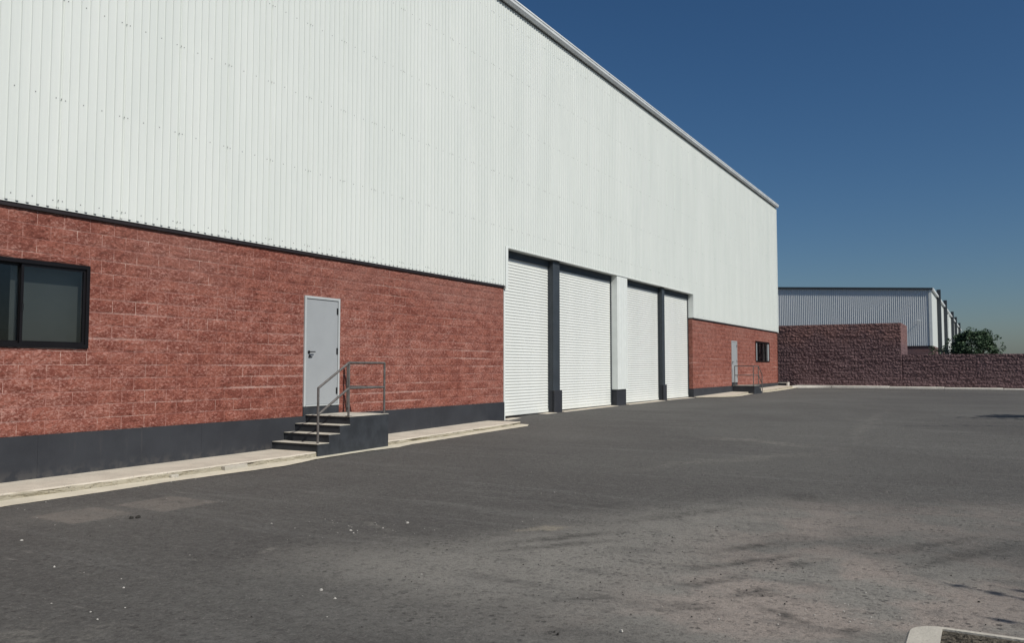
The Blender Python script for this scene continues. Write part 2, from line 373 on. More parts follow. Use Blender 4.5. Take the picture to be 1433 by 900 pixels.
P_TAB = [(-60, 0.0), (6, 0.0), (11, .042), (16, .11), (20, .168), (30, .21), (37, .256), (55, .436), (60, .44)]
def A(y): return lerp_tab(A_TAB, y)
def P(y): return lerp_tab(P_TAB, y)

# ------------------------------------------------------------------ ground
def ground():
    ys = [-2500, -400, -60] + [-20 + 2 * i for i in range(12)] + [4 + 0.5 * i for i in range(110)] + [60, 80, 150, 400, 1500, 4000]
    ys = sorted(set(ys))
    xs = [-3000, -300, -60, -20, -1, 0, 2, 4, 6, 8, 10, 12, 16, 24, 60, 300, 3000]
    m = MB(); n = len(xs)
    for y in ys:
        for x in xs: m.v.append((x, y, A(y) + (0.012 * noise.noise(Vector((x * .3, y * .3, 3))) if -1 < x < 24 and y < 56 else 0)))
    for j in range(len(ys) - 1):
        for i in range(n - 1):
            a = j * n + i; m.f.append((a, a + 1, a + 1 + n, a + n)); m.mi.append(0)
    o = m.build('asphalt_yard', M['asphalt'], smooth=True); tag(o, kind='structure')
ground()

# ------------------------------------------------------------------ warehouse
YA, YB = -6.0, 55.35                     # facade extent
Z0, ZB, ZT = 0.63, 3.88, 12.14           # plinth top, top of the blockwork, top of the cladding
D0, D1, DZ = 20.15, 37.45, 5.045         # the shutter bay
CY0, CY1 = 28.32, 29.32                  # white column
REC = -0.28
wh = thing('warehouse', (0, 0, 0), 'long white corrugated warehouse over a red block base with four roller shutters', 'warehouse')

# core (walls behind the skin, roof, end walls)
core = MB()
core.box(-30, -0.30, YA, YB - 0.3, -0.1, 12.0)
core_holes = None
def core_walls():
    m = MB()
    # inner wall sheet split round the windows and doors so that rooms can be seen
    def sheet(y0, y1, z0, z1): m.box(-0.34, -0.30, y0, y1, z0, z1)
    sheet(YA, 5.60, -0.2, 12.0); sheet(5.60, 7.64, -0.2, 1.88); sheet(5.60, 7.64, 3.18, 12.0); sheet(7.64, 49.5, -0.2, 12.0)
    sheet(49.5, 53.1, -0.2, 1.94); sheet(49.5, 53.1, 3.2, 12.0); sheet(53.1, YB - 0.05, -0.2, 12.0)
    m.box(-30, -0.35, YB - 0.12, YB - 0.05, -0.2, 12.0); m.box(-30, -0.35, YA, YA + 0.07, -0.2, 12.0); m.box(-30.07, -30, YA, YB, -0.2, 12.0)
    m.build('inner_wall', M['interior'], wh)
    r = MB(); r.extrude_y([(0.0, 12.16), (-30, 13.2), (-30, 13.28), (0.0, 12.24)], YA, YB + 0.02); r.build('roof', M['roof'], wh)
    g = MB(); g.box(-30, -0.36, YB - 0.04, YB, -0.2, 12.1); g.box(-30, -0.36, YA - .04, YA - 0.003, -0.2, 12.1); g.build('end_wall', M['clad'], wh)
core_walls()

# ---- blockwork
BL, BH = 0.4065, 0.2031
FX = -0.045                                            # bed of the block faces
def block_proto(seed, L=BL, H=BH, nx=6, nz=4, amp=0.014, eamp=0.003, g=0.0042):
    r = random.Random(seed)
    v = []; f = []
    tilt = r.uniform(-.3, .3)
    for j in range(nz + 1):
        for i in range(nx + 1):
            y = g + (L - 2 * g) * i / nx; z = g + (H - 2 * g) * j / nz
            edge = i in (0, nx) or j in (0, nz)
            if not edge: y += r.uniform(-.3, .3) * L / nx; z += r.uniform(-.3, .3) * H / nz
            x = 0.003 + (r.random() * eamp if edge else 0.002 + amp * r.random() ** 1.2 * (1 + tilt * (2 * j / nz - 1)))
            v.append((x, y, z))
    W = nx + 1
    for j in range(nz):
        for i in range(nx):
            a = j * W + i
            if r.random() < .5: f += [(a, a + 1, a + W + 1), (a, a + W + 1, a + W)]
            else: f += [(a, a + 1, a + W), (a + 1, a + W + 1, a + W)]
    # short side returns
    b0 = len(v); cs = [0, nx, nz * W + nx, nz * W]
    for k in cs: v.append((-0.010, v[k][1], v[k][2]))
    ring = [list(range(0, nx + 1)), [j * W + nx for j in range(nz + 1)], [nz * W + i for i in range(nx, -1, -1)], [j * W for j in range(nz, -1, -1)]]
    for k, e in enumerate(ring):
        f.append(tuple([b0 + k] + [e_ for e_ in e] + [b0 + (k + 1) % 4])[::-1])
    return v, f
PROTO = [block_proto(s) for s in range(26)]
PMESH = []
for v_, f_ in PROTO:
    m_ = MB(); m_.add(v_, f_); PMESH.append(m_.mesh('block', M['block'], fix=False))
def cut_block(L, H=BH):                                # cut block for jambs, sills and heads
    return block_proto(int(L * 1000) + 91, L, H, 4, 4 if H > .1 else 2)
openings = [(5.605, 7.635, 1.885, 3.162), (12.213, 13.257, 0.60, 3.065), (44.178, 45.302, 0.60, 3.065), (49.5, 53.1, 1.94, 3.20)]
def courses(y0, y1):
    """yield (y, z, length, whole) of every block outside the openings"""
    out = []
    for c in range(16):
        z = Z0 + c * BH
        off = 6.400 if c % 2 == 1 else 6.400 + BL / 2
        k = math.floor((y0 - off) / BL)
        y = off + k * BL
        while y < y1 - 0.01:
            a, b = max(y, y0), min(y + BL, y1); segs = [(a, b)]
            for (oy0, oy1, oz0, oz1) in openings:
                if z + BH > oz0 + .004 and z < oz1 - .004:
                    ns = []
                    for (s0, s1) in segs:
                        if s1 <= oy0 or s0 >= oy1: ns.append((s0, s1)); continue
                        if s0 < oy0: ns.append((s0, oy0))
                        if s1 > oy1: ns.append((oy1, s1))
                        m0, m1 = max(s0, oy0), min(s1, oy1)
                        if z < oz0 - .012 and m1 - m0 > .03: out.append((m0, z, m1 - m0, oz0 - z))
                        if z + BH > oz1 + .012 and m1 - m0 > .03: out.append((m0, oz1, m1 - m0, z + BH - oz1))
                    segs = ns
            for s0, s1 in segs:
                if s1 - s0 > 0.03: out.append((s0, z, s1 - s0, BH))
            y += BL
    return out
near = courses(YA, D0 - 0.05)
whole = [b for b in near if abs(b[2] - BL) < 1e-3 and abs(b[3] - BH) < 1e-3 and b[0] > 6.15]
whole.sort(key=lambda b: b[0]); single = set((round(b[0], 3), round(b[1], 3)) for b in whole[:300])
stuffm = MB(); rb = random.Random(5)
for (y, z, L, H) in near:
    k = rb.randrange(26)
    if (round(y, 3), round(z, 3)) in single:
        link('block', PMESH[k], wh, loc=(FX, y, z))
    elif abs(L - BL) < 1e-3 and abs(H - BH) < 1e-3: stuffm.add(*PROTO[k], off=(FX, y, z))
    else: stuffm.add(*cut_block(L, H), off=(FX, y, z))
o = stuffm.build('blockwork', M['block'], wh, fix=False); o['kind'] = 'stuff'
stuffm = MB()
for (y, z, L, H) in courses(D1 + 0.02, YB - 0.05):
    stuffm.add(*(PROTO[rb.randrange(26)] if abs(L - BL) < 1e-3 and abs(H - BH) < 1e-3 else cut_block(L, H)), off=(FX, y, z))
o = stuffm.build('blockwork', M['block'], wh, fix=False); o['kind'] = 'stuff'
# mortar bed behind the blocks, with real openings
def mortar():
    x0, x1 = -0.28, FX + 0.001
    cuts = sorted(openings)
    for (a, b, ops) in [(YA, D0 - 0.05, cuts[:2]), (D1 + 0.005, YB - 0.02, cuts[2:])]:
        m = MB(); y = a
        for (oy0, oy1, oz0, oz1) in ops:
            m.box(x0, x1, y, oy0, Z0, ZB)
            if oz0 > Z0 + .05: m.box(x0, x1, oy0, oy1, Z0, oz0 + .004)
            if oz1 < ZB: m.box(x0, x1, oy0, oy1, oz1, ZB)
            y = oy1
        m.box(x0, x1, y, b, Z0, ZB)
        m.build('mortar_bed', M['mortar'], wh)['kind'] = 'stuff'
mortar()
# block corner column at the far end of the facade and the red jamb of the shutter bay
m = MB(); m.box(-0.28, -0.012, YB - 0.05, YB, Z0, ZB); m.build('corner_block', M['block'], wh)
# ---- plinth in cast lengths
def plinth():
    a = YA
    joints = [YA, 1.0, 6.9, 9.75, 12.26 + 1.4, 17.0, D0 - 0.03]
    for y0, y1 in list(zip(joints, joints[1:])) + [(D1, 41.0), (41.0, 46.0), (46.0, 51.0), (51.0, YB + 0.01)]:
        m = MB(); m.box(-0.28, -0.010, y0 + 0.0008, y1 - 0.0008, -0.25, Z0 - 0.002)
        m.build('plinth', M['plinth'], wh, bevel=0.003)
plinth()
m = MB(); m.box(-0.26, -0.02, YA, D0 - .04, -0.25, Z0 - 0.01); m.box(-0.26, -0.02, D1 + .02, YB, -0.25, Z0 - 0.01); m.build('plinth_core', M['black'], wh)

# ---- dark flashing under the cladding, white sill trim
for (a, b) in ((YA, D0 - 0.05), (D1, YB)):
    m = MB(); m.box(-0.27, 0.004, a, b, ZB + 0.004, ZB + 0.062); m.build('flashing', M['flash'], wh)
    m = MB(); m.box(-0.10, 0.020, a, b, ZB + 0.063, ZB + 0.086); m.build('sill_trim', M['trim'], wh)
# ---- corrugated cladding, one sheet per 1.03 m module
RP = 1.03 / 7
def rib_profile(y0, ribs):
    pts = []
    for k in range(ribs):
        c = y0 + RP * (k + .5)
        pts += [(c - RP / 2, 0), (c - .024, 0), (c - .0165, .019), (c + .0165, .019), (c + .024, 0)]
    pts.append((y0 + RP * ribs, 0)); return pts
def sheet_mesh(L0, L1, z0, z1, name='cladding_sheet'):
    """sheet from local y L0..L1"""
    pts = [p for p in rib_profile(-RP / 2, 7 + 1) if L0 - 1e-6 <= p[0] <= L1 + 1e-6]
    if pts[0][0] > L0 + 1e-4: pts.insert(0, (L0, 0))
    if pts[-1][0] < L1 - 1e-4: pts.append((L1, 0))
    m = MB()
    for (a, xa), (b, xb) in zip(pts, pts[1:]):
        m.quad((xa, a, z0), (xb, b, z0), (xb, b, z1), (xa, a, z1))
    return m
TR0 = 7.055
mesh_cache = {}
def place_sheets(y0, y1, z0, z1, x=0.022):
    k = math.floor((y0 - TR0) / 1.03)
    while TR0 + k * 1.03 < y1 - 1e-3:
        b = TR0 + k * 1.03; L0 = max(0, y0 - b); L1 = min(1.03, y1 - b); k += 1
        if L1 - L0 < .01: continue
        key = (round(L0, 3), round(L1, 3), z0, z1)
        if key not in mesh_cache:
            mesh_cache[key] = sheet_mesh(L0, L1, z0, z1).mesh('cladding_sheet', M['clad'], fix=False)
        link('cladding_sheet', mesh_cache[key], wh, loc=(x, b, 0))
ZC = ZB + 0.088
place_sheets(YA, D0 - 0.06, ZC, ZT); place_sheets(D0 - 0.06, D1 + .02, DZ + 0.03, ZT); place_sheets(D1 + .02, YB + .1, ZC, ZT)
m = MB(); m.box(-0.28, 0.006, YA, D0 - 0.06, ZC + .004, 12.1); m.box(-0.28, 0.006, D0 - 0.057, D1 + .018, DZ + 0.03, 12.1); m.box(-0.28, 0.006, D1 + .021, YB + .1, ZC + .004, 12.1)
m.build('girt_wall', M['steel_dark'], wh)
# white column between the two pairs of shutters
m = MB(); m.box(REC, 0.012, CY0, CY1, 0.80, DZ + 0.028); m.build('column', M['trim'], wh)
cm = MB()
for k in range(4):
    c = CY0 + 0.12 + k * .25
    for (a, xa), (b, xb) in zip([(c - .02, 0), (c - .012, .008), (c + .012, .008)], [(c - .012, .008), (c + .012, .008), (c + .02, 0)]):
        cm.quad((xa + .013, a, .80), (xb + .013, b, .80), (xb + .013, b, DZ + .02), (xa + .013, a, DZ + .02))
cm.build('column_ribs', M['clad'], wh, fix=False)
m = MB(); m.box(REC, -0.035, CY0 + .02, CY1 - .07, 0.05, 0.797); m.build('column_plinth', M['plinth'], wh, bevel=.008)
# trims round the bay
m = MB(); m.box(-0.02, 0.048, D0 - 0.055, D0 + .075, 3.86, DZ + 0.04); m.build('jamb_trim', M['trim'], wh)
m = MB(); m.box(REC, -0.022, D0 - 0.045, D0 + .03, 0.05, DZ + 0.0); m.build('jamb', M['trim'], wh)
m = MB(); m.box(REC, 0.03, D1 - .012, D1 + .028, ZB + .065, DZ + 0.03); m.build('jamb_trim', M['trim'], wh)
m = MB(); m.box(REC, 0.040, D0 + .078, D1 + .03, DZ - 0.002, DZ + 0.028); m.build('head_trim', M['trim'], wh)
m = MB(); m.box(REC, -0.03, D1 - .006, D1 + .02, Z0, ZB); m.build('block_jamb', M['block'], wh)
# corner trim and gutter
m = MB(); m.box(-0.2, 0.050, YB + .101, YB + .13, ZB + .02, ZT); m.box(-0.02, .052, YB + .03, YB + .1, ZB + .02, ZT); m.build('corner_trim', M['trim'], wh)
gut = [(0.012, 12.21), (0.13, 12.165), (0.195, 12.24), (0.205, 12.30), (0.190, 12.30), (0.190, 12.325), (0.215, 12.33), (0.215, 12.37), (0.012, 12.40)]
for k in range(11):
    a = YA + k * 5.59; m = MB(); m.extrude_y(gut, a + .002, min(a + 5.588, YB + .16)); m.build('gutter', M['gutter'], wh)
# screws: rows at the girts, singles in the pans and a triple at each lap
sm = MB()
for z in (4.07, 5.60, 7.12, 8.64, 10.16, 11.68):
    k = -12
    while True:
        b = TR0 + k * 1.03; k += 1
        if b > YB - .2: break
        for dy, h in ((-.072, 0), (0, .019), (.072, 0), (.355, 0), (.655, 0)):
            y = b + dy + .0
            if z < DZ + .05 and D0 - .1 < y < D1 + .1: continue
            xx = 0.022 + h
            zz = z + rb.uniform(-.008, .008)
            sm.tube((xx - .002, y, zz), (xx + .007, y, zz), .0075, 6)
o = sm.build('screw_heads', M['screw'], wh); o['kind'] = 'stuff'

# ---- roller shutters
def shutter(y0, y1):
    zb = A((y0 + y1) / 2) + 0.045
    root = MB(); root.box(REC - .015, REC + .03, y0, y1, zb, zb + .085)
    s = root.build('roller_shutter', M['shutter'], wh, bevel=.004)
    m = MB(); p = 0.0885; z = zb + .087; segs = 5
    while z < DZ - 0.02:
        prev = None
        for i in range(segs + 1):
            f = i / segs
            x = REC + 0.003 + 0.017 * math.sin(math.pi * f) ** .8
            cur = (x, z + (p - .006) * f)
            if prev: m.quad((prev[0], y0, prev[1]), (prev[0], y1, prev[1]), (cur[0], y1, cur[1]), (cur[0], y0, cur[1]))
            prev = cur
        m.quad((REC + .003, y0, z + p - .006), (REC + .003, y1, z + p - .006), (REC + .003, y1, z + p), (REC + .003, y0, z + p))
        z += p
    o = m.build('slats', M['shutter'], s, fix=False); o['kind'] = 'stuff'
    m = MB()
    for y in (y0 - .03, y1 + .002): m.box(REC - .01, REC + .055, y, y + .028, zb - .02, DZ - .003)
    m.build('guide_rail', M['steel_dark'], s)
    m = MB(); m.box(REC - .01, REC + .02, y0, y1, zb - .035, zb - .004); m.build('bottom_seal', M['black'], s)
bays = [(D0 + .06, 23.27), (23.82, CY0 - .03), (CY1 + .03, 33.40), (33.80, D1 - .05)]
for a, b in bays: shutter(a, b)
for a, b in ((D0 + .03, CY0), (CY1, D1 - .012)):        # dark box whose colour stands in for the lintel's shadow on the slats
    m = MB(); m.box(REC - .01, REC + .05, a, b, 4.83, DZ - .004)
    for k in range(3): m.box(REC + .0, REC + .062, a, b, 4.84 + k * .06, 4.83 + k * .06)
    m.build('lintel_shade_band', M['lintel_shade'], wh)
m = MB(); m.box(-.33, REC - .02, D0 - .04, D1, 0, DZ); m.build('bay_backing', M['steel_dark'], wh)
# steel posts between paired shutters
for (a, b) in ((23.275, 23.75), (33.44, 33.76)):
    m = MB(); m.box(REC, REC + .02, a, b + .06, .1, DZ - .004); m.box(REC + .02, -0.10, a + .14, a + .16, .1, DZ - .005); m.box(-0.10, -0.08, a, b, .1, DZ - .004)
    m.box(REC + .02, -.10, a + .004, a + .02, .1, DZ - .005)
    m.build('steel_post', M['steel_dark'], wh)
    m = MB(); m.box(REC + .002, -0.03, a - .0, b + .07, .0, .885); m.build('post_plinth', M['plinth'], wh, bevel=.01)
# threshold strip of concrete in front of the shutters
for a, b in bays:
    m = MB(); za = A(a) + .012; zb = A(b) + .012
    m.v += [(-.3, a - .02, za), (.05, a - .02, za), (.05, b + .02, zb), (-.3, b + .02, zb)]; m.f.append((0, 1, 2, 3)); m.mi.append(0)
    m.v += [(.05, a - .02, za - .05), (.05, b + .02, zb - .05)]; m.f.append((1, 4, 5, 2)); m.mi.append(0)
    m.build('threshold', M['concrete'], wh, fix=False)

# ---- doors and windows
def door(y0, y1, z0, z1, hinge_right=True, detail=True):
    fr = .05
    m = MB(); x0, x1 = -.16, -.012
    m.box(x0, x1, y0, y0 + fr, z0, z1); m.box(x0, x1, y1 - fr, y1, z0, z1); m.box(x0, x1, y0 + fr, y1 - fr, z1 - fr, z1)
    m.box(x0, x1 + .012, y0 + fr, y1 - fr, z0, z0 + .03)
    d = MB(); d.box(-.075, -.032, y0 + fr + .004, y1 - fr - .004, z0 + .034, z1 - fr - .004)
    root = d.build('door', M['door'], wh, bevel=.002)
    m.build('door_frame', M['door_frame'], root, bevel=.003)
    h = y1 - fr - .012 if hinge_right else y0 + fr + .012
    for z in (z0 + .30, (z0 + z1) / 2 + .01, z1 - .27):
        k = MB(); k.tube((-.022, h, z - .065), (-.022, h, z + .065), .011, 8); k.box(-.031, -.024, h - .028, h + .022, z - .065, z + .065)
        k.build('hinge', M['black'], root)
    yl = y0 + fr + .085 if hinge_right else y1 - fr - .085; sg = 1 if hinge_right else -1
    k = MB(); zl = z0 + 1.10
    k.tube((-.034, yl, zl), (-.012, yl, zl), .030, 12); k.tube((-.014, yl, zl), (.028, yl, zl), .011, 8)
    k.tube((.026, yl - .01 * sg, zl), (.026, yl + .13 * sg, zl + .006), .011, 8)
    k.tube((-.034, yl + .02 * sg, zl - .085), (-.008, yl + .02 * sg, zl - .085), .022, 10); k.box(-.014, -.006, yl - .015, yl + .09, zl - .10, zl - .082)
    k.build('door_handle', M['black'], root)
    s = MB(); s.box(-.27, -.018, y0 - .0, y1 + .0, Z0 - .03, z0 - .003); s.build('door_sill', M['step_paint'], root, bevel=.006)
    b = MB(); b.box(-.28, -.17, y0, y1, z0, z1 + .02); b.build('door_backing', M['black'], root)
door(12.215, 13.255, .822, 3.062)
door(44.18, 45.30, .822, 3.062)

def window_near():
    y0, y1, z0, z1 = 5.615, 7.625, 1.895, 3.152; f = .055
    m = MB(); x0, x1 = -.13, -.010
    m.box(x0, x1, y0, y0 + f, z0, z1); m.box(x0, x1, y1 - f, y1, z0, z1); m.box(x0, x1, y0 + f, y1 - f, z1 - f, z1); m.box(x0, x1, y0 + f, y1 - f, z0, z0 + f)
    root = m.build('window', M['window_frame'], wh, bevel=.003)
    mid = 6.615
    def sash(a, b, x, name, fw=.038, pane=True):
        s = MB(); s.box(x - .03, x, a, a + fw, z0 + f, z1 - f); s.box(x - .03, x, b - fw, b, z0 + f, z1 - f)
        s.box(x - .03, x, a + fw, b - fw, z1 - f - fw, z1 - f); s.box(x - .03, x, a + fw, b - fw, z0 + f, z0 + f + fw)
        s.build(name, M['window_frame'], root)
        g = MB(); g.box(x - .018, x - .013, a + fw, b - fw, z0 + f + fw, z1 - f - fw); g.build('pane', M['glass'], root)
    sash(y0 + f, mid + .02, -.075, 'sash'); sash(mid - .015, y1 - f, -.035, 'sash')
    k = MB(); k.box(-.034, -.02, mid + .005, mid + .025, 2.42, 2.52); k.build('latch', M['black'], root)
    b = MB(); b.box(-.26, -.25, mid - .05, y1 + .15, z0 - .02, z1 + .02); b.build('blind', M['blind'], root)
    # the room behind
    r = MB()
    r.quad((-3.2, 4.0, 0.6), (-3.2, 9.6, 0.6), (-3.2, 9.6, 3.6), (-3.2, 4.0, 3.6)); r.quad((-.36, 4.0, .6), (-3.2, 4.0, .6), (-3.2, 4.0, 3.6), (-.36, 4.0, 3.6))
    r.quad((-.36, 9.6, .6), (-3.2, 9.6, .6), (-3.2, 9.6, 3.6), (-.36, 9.6, 3.6)); r.quad((-.36, 4, 3.6), (-3.2, 4, 3.6), (-3.2, 9.6, 3.6), (-.36, 9.6, 3.6))
    r.quad((-.36, 4, .6), (-3.2, 4, .6), (-3.2, 9.6, .6), (-.36, 9.6, .6)); r.build('room', M['interior'], wh, fix=False)
    c = MB(); c.box(-3.1, -2.4, 5.5, 9.4, .6, 2.25); c.build('cabinet', M['cabinet'], wh)
window_near()
def window_far():
    y0, y1, z0, z1 = 49.55, 53.05, 1.955, 3.17; f = .07
    m = MB(); x0, x1 = -.16, -.012
    m.box(x0, x1, y0, y0 + f, z0, z1); m.box(x0, x1, y1 - f, y1, z0, z1); m.box(x0, x1, y0 + f, y1 - f, z1 - f, z1); m.box(x0, x1, y0 + f, y1 - f, z0, z0 + f)
    w4 = (y1 - y0 - 2 * f) / 4
    root = None
    for k in (1, 2, 3): m.box(-.11, -.05, y0 + f + w4 * k - .03, y0 + f + w4 * k + .03, z0 + f, z1 - f)
    root = m.build('window', M['window_frame'], wh)
    for yy in (y0 + f + .002, y1 - f - .302):
        e = MB(); e.box(-.075, -.04, yy, yy + .30, z0 + f + .002, z1 - f - .002); e.build('side_panel', M['door'], root)
    for k in range(4):
        g = MB(); a = y0 + f + w4 * k + .03; g.box(-.085, -.08, a, a + w4 - .06, z0 + f, z1 - f); g.build('pane', M['glass'], root)
    for k in (0, 3):
        g = MB(); a = y0 + f + w4 * k + .03
        for j in range(8): g.box(-.20 - .012 * (j % 2), -.19 - .012 * (j % 2), a + j * w4 / 9, a + (j + 1) * w4 / 9, z0 + .02, z1 - .02)
        g.build('blind', M['curtain'], root)
    r = MB(); r.box(-2.5, -2.4, 48.5, 54.5, .6, 3.7); r.box(-2.5, -.36, 48.4, 48.5, .6, 3.7); r.box(-2.5, -.36, 54.5, 54.6, .6, 3.7); r.box(-2.5, -.36, 48.4, 54.6, 3.7, 3.8); r.build('room', M['cabinet'], wh)
window_far()

# ------------------------------------------------------------------ stairs with rails
def stair(yb, sgn, zg, label_s, label_r):
    """yb: first riser line, sgn +1 climbs towards +Y; zg = height offset of the walkway"""
    X1 = 1.15
    t = thing('concrete_stairs', (0.6, yb + sgn * 1, zg), label_s, 'stairs', 'entrance stairs')
    tz = [.20, .355, .508, .662]; yy = [0, .30, .595, .88]; ye = 2.06
    def Y(a): return yb + sgn * a
    base = -.30
    for k in range(4):
        a, b = Y(yy[k]), Y(yy[k + 1] if k < 3 else ye)
        m = MB(); z1 = tz[k]
        m.box(0.0, X1 + (.002 * k if k < 3 else 0), min(a, b), max(a, b), base, z1 - .012, 0)
        n = 'step' if k < 3 else 'landing'
        o = m.build(n, M['step_paint'], t, bevel=.006)
        m = MB(); f0, f1 = (a - sgn * .016, b) if sgn > 0 else (a - sgn * .016, b)
        m.box(0.0, X1 + .008, min(f0, f1), max(f0, f1), z1 - .0115, z1)
        m.build('tread', M['tread'], o, bevel=.005)
    # rail
    h = thing('handrail', (1.1, yb + sgn * .9, zg), label_r, 'handrail', 'stair handrails')
    xf = 1.09; r = .0225
    y0, y1, y2 = Y(.0 + .06), Y(.90), Y(1.99)
    zt0, zt1 = 1.225, 1.70; zm1 = 1.205; slope = (zt1 - zt0) / (.84)
    def tb(name, *seg):
        m = MB()
        for (p, q) in seg: m.tube(p, q, r, 10)
        return m.build(name, M['rail'], h, smooth=False)
    tb('post', ((xf, y0, tz[0] - .02), (xf, y0, zt0 + .01)))
    tb('post', ((xf, y1, tz[3] - .03), (xf, y1, zt1)))
    tb('post', ((xf, y2, tz[3] - .03), (xf, y2, zt1)))
    tb('post', ((.10, y2, tz[3] - .03), (.10, y2, zt1)))
    tb('top_rail', ((xf, y0, zt0), (xf, y1, zt1)), ((xf, y1, zt1), (xf, y2 , zt1)), ((xf, y2, zt1), (.10, y2, zt1)))
    tb('mid_rail', ((xf, Y(.075), zm1 - slope * .825), (xf, y1, zm1)), ((xf, y1, zm1), (xf, y2, zm1)), ((xf, y2, zm1), (.10, y2, zm1)))
    for p in ((xf, y1), (xf, y2), (.10, y2)):
        m = MB(); m.box(p[0] - .045, p[0] + .045, p[1] - .045, p[1] + .045, tz[3] + .001, tz[3] + .009); m.build('base_plate', M['rail'], h)
stair(11.39, 1, -.05, 'dark painted concrete stairs with pale treads, at the large near grey door', 'grey pipe handrail on the near stairs, sloping down towards the viewer')
stair(46.26, -1, .2, 'small distant concrete landing and stairs below the far grey door', 'thin pipe handrail round the distant landing near the far window')

# ------------------------------------------------------------------ walkway, kerb and gutter
def wob(y, s, a=.03): return a * noise.noise(Vector((y * 1.3, s, 0))) + a * .6 * noise.noise(Vector((y * 5.1, s, 4)))
KX = [(-6, 1.0), (6, 1.0), (8.4, 1.06), (9.5, 1.08), (11.3, 1.13), (11.6, 1.06), (13.6, 1.04), (17, 1.03), (19.25, 1.0)]
GX = [(-6, 1.45), (5.6, 1.44), (8, 1.42), (9.6, 1.52), (10.2, 1.56), (11.2, 1.36), (12.6, 1.34), (13.4, 1.46), (14.0, 1.34), (17, 1.34), (18.9, 1.40), (19.3, 1.22)]
def walkway():
    segs = []
    def strip(y0, y1, fn_l, fn_r, n, mat, name, parent=None, kind='structure', close_ends=False):
        m = MB()
        for i in range(n):
            a = y0 + (y1 - y0) * i / n; b = y0 + (y1 - y0) * (i + 1) / n
            m.quad(fn_l(a), fn_r(a), fn_r(b), fn_l(b))
        o = m.build(name, mat, parent, fix=False)
        if parent is None: tag(o, kind=kind)
        return o
    top = lambda y: P(y) + .004 + wob(y, 9, .006)
    bottom = lambda y: A(y) + .016
    kx = lambda y: lerp_tab(KX, y) + wob(y, 1)
    pav = strip(-6, 19.25, lambda y: (-.2, y, P(y) + .002), lambda y: (kx(y) - .02, y, top(y)), 300, M['concrete'], 'pavement')
    f = strip(-6, 19.25, lambda y: (kx(y) - .02, y, top(y)), lambda y: (kx(y) + wob(y * 2.2, 5, .035), y, top(y) - .02), 300, M['concrete'], 'kerb_edge', pav)
    m = MB(); nr = 5; ny = 900; y0, y1 = -2.0, 19.25           # broken, gritty face of the slab
    for i in range(ny + 1):
        y = y0 + (y1 - y0) * i / ny
        for k in range(nr + 1):
            f = k / nr; z = (top(y) - .02) * (1 - f) + (bottom(y) - .012) * f
            b = noise.noise(Vector((y * 9, z * 30, 1))) * .016 + noise.noise(Vector((y * 31, z * 60, 5))) * .010
            b += max(0, noise.noise(Vector((y * 2.3, 2.5, z * 8))) - .12) * -.10
            m.v.append((kx(y) + .012 * f + (b if k else wob(y * 2.2, 5, .035) * 1.0), y, z))
    for i in range(ny):
        for k in range(nr):
            a = i * (nr + 1) + k; m.f.append((a, a + 1, a + nr + 2, a + nr + 1)); m.mi.append(0)
    m.build('kerb_face', M['kerb_face'], pav, fix=False)
    strip(-6, 19.32, lambda y: (.9, y, bottom(y)), lambda y: (lerp_tab(GX, y) + wob(y, 3, .03), y, bottom(y) - .006), 320, M['gutter_conc'], 'gutter_strip')
    m = MB(); m.box(1.06, 1.13, 8.28, 8.42, -.09, -.02); m.box(1.07, 1.16, 8.33, 8.38, -.09, -.05); m.build('broken_kerb_piece', M['slab_old'], pav, bevel=.015)
    m = MB(); y = 19.25; m.quad((-.2, y, -.1), (kx(y), y, -.1), (kx(y) - .01, y, top(y) - .003), (-.2, y, P(y))); m.build('kerb_end', M['kerb_face'], pav, fix=False)
    # apron slab between the walkway end and the first shutter
    # broken darker piece in the kerb face near the stairs
    m = MB(); m.box(1.085, 1.175, 9.25, 9.72, -.09, .012); o = m.build('broken_kerb_piece', M['slab_old'], pav, bevel=.01)
walkway()
def kerb_chip(x, y, L, W, H):
    m = MB(); m.box(x, x + W, y, y + L, A(y) + .005, A(y) + H); return m
def far_walkway():
    pts_y = [37.47 + i * .3 for i in range(62)]
    tabx = [(37.47, .10), (38.2, .75), (39.2, 1.10), (40.5, 1.15), (42.5, .98), (44.2, .82), (45.6, .85), (47, 1.0), (50, 1.02), (53, .95), (56.0, .9)]
    m = MB(); f = MB()
    for a, b in zip(pts_y, pts_y[1:]):
        xa, xb = lerp_tab(tabx, a) + wob(a, 2), lerp_tab(tabx, b) + wob(b, 2)
        m.quad((-.2, a, P(a) + .003), (xa, a, P(a) - .01), (xb, b, P(b) - .01), (-.2, b, P(b) + .003))
        f.quad((xa, a, P(a) - .01), (xa + .02, a, A(a) - .02), (xb + .02, b, A(b) - .02), (xb, b, P(b) - .01))
    p = m.build('pavement', M['concrete'], fix=False); tag(p, kind='structure'); f.build('kerb_face', M['kerb_face'], p, fix=False)
    g = MB()
    for a, b in zip(pts_y, pts_y[1:]):
        g.quad((lerp_tab(tabx, a) - .1, a, A(a) + .014), (lerp_tab(tabx, a) + .3 + wob(a, 8, .05), a, A(a) + .008 + .012), (lerp_tab(tabx, b) + .3 + wob(b, 8, .05), b, A(b) + .02), (lerp_tab(tabx, b) - .1, b, A(b) + .014))
    tag(g.build('gutter_strip', M['gutter_conc'], fix=False), kind='structure')
    # low slab and end block behind the building corner
    m = MB(); m.box(-3, .40, 55.8, 56.25, .2, .60); o = m.build('footing', M['plinth'], wh, bevel=.01)
    m = MB(); m.box(-3, .42, 55.78, 56.27, .602, .635); m.box(.42, .52, 55.78, 56.27, .3, .66); m.build('footing_cap', M['kerb_far'], wh, bevel=.01)
far_walkway()
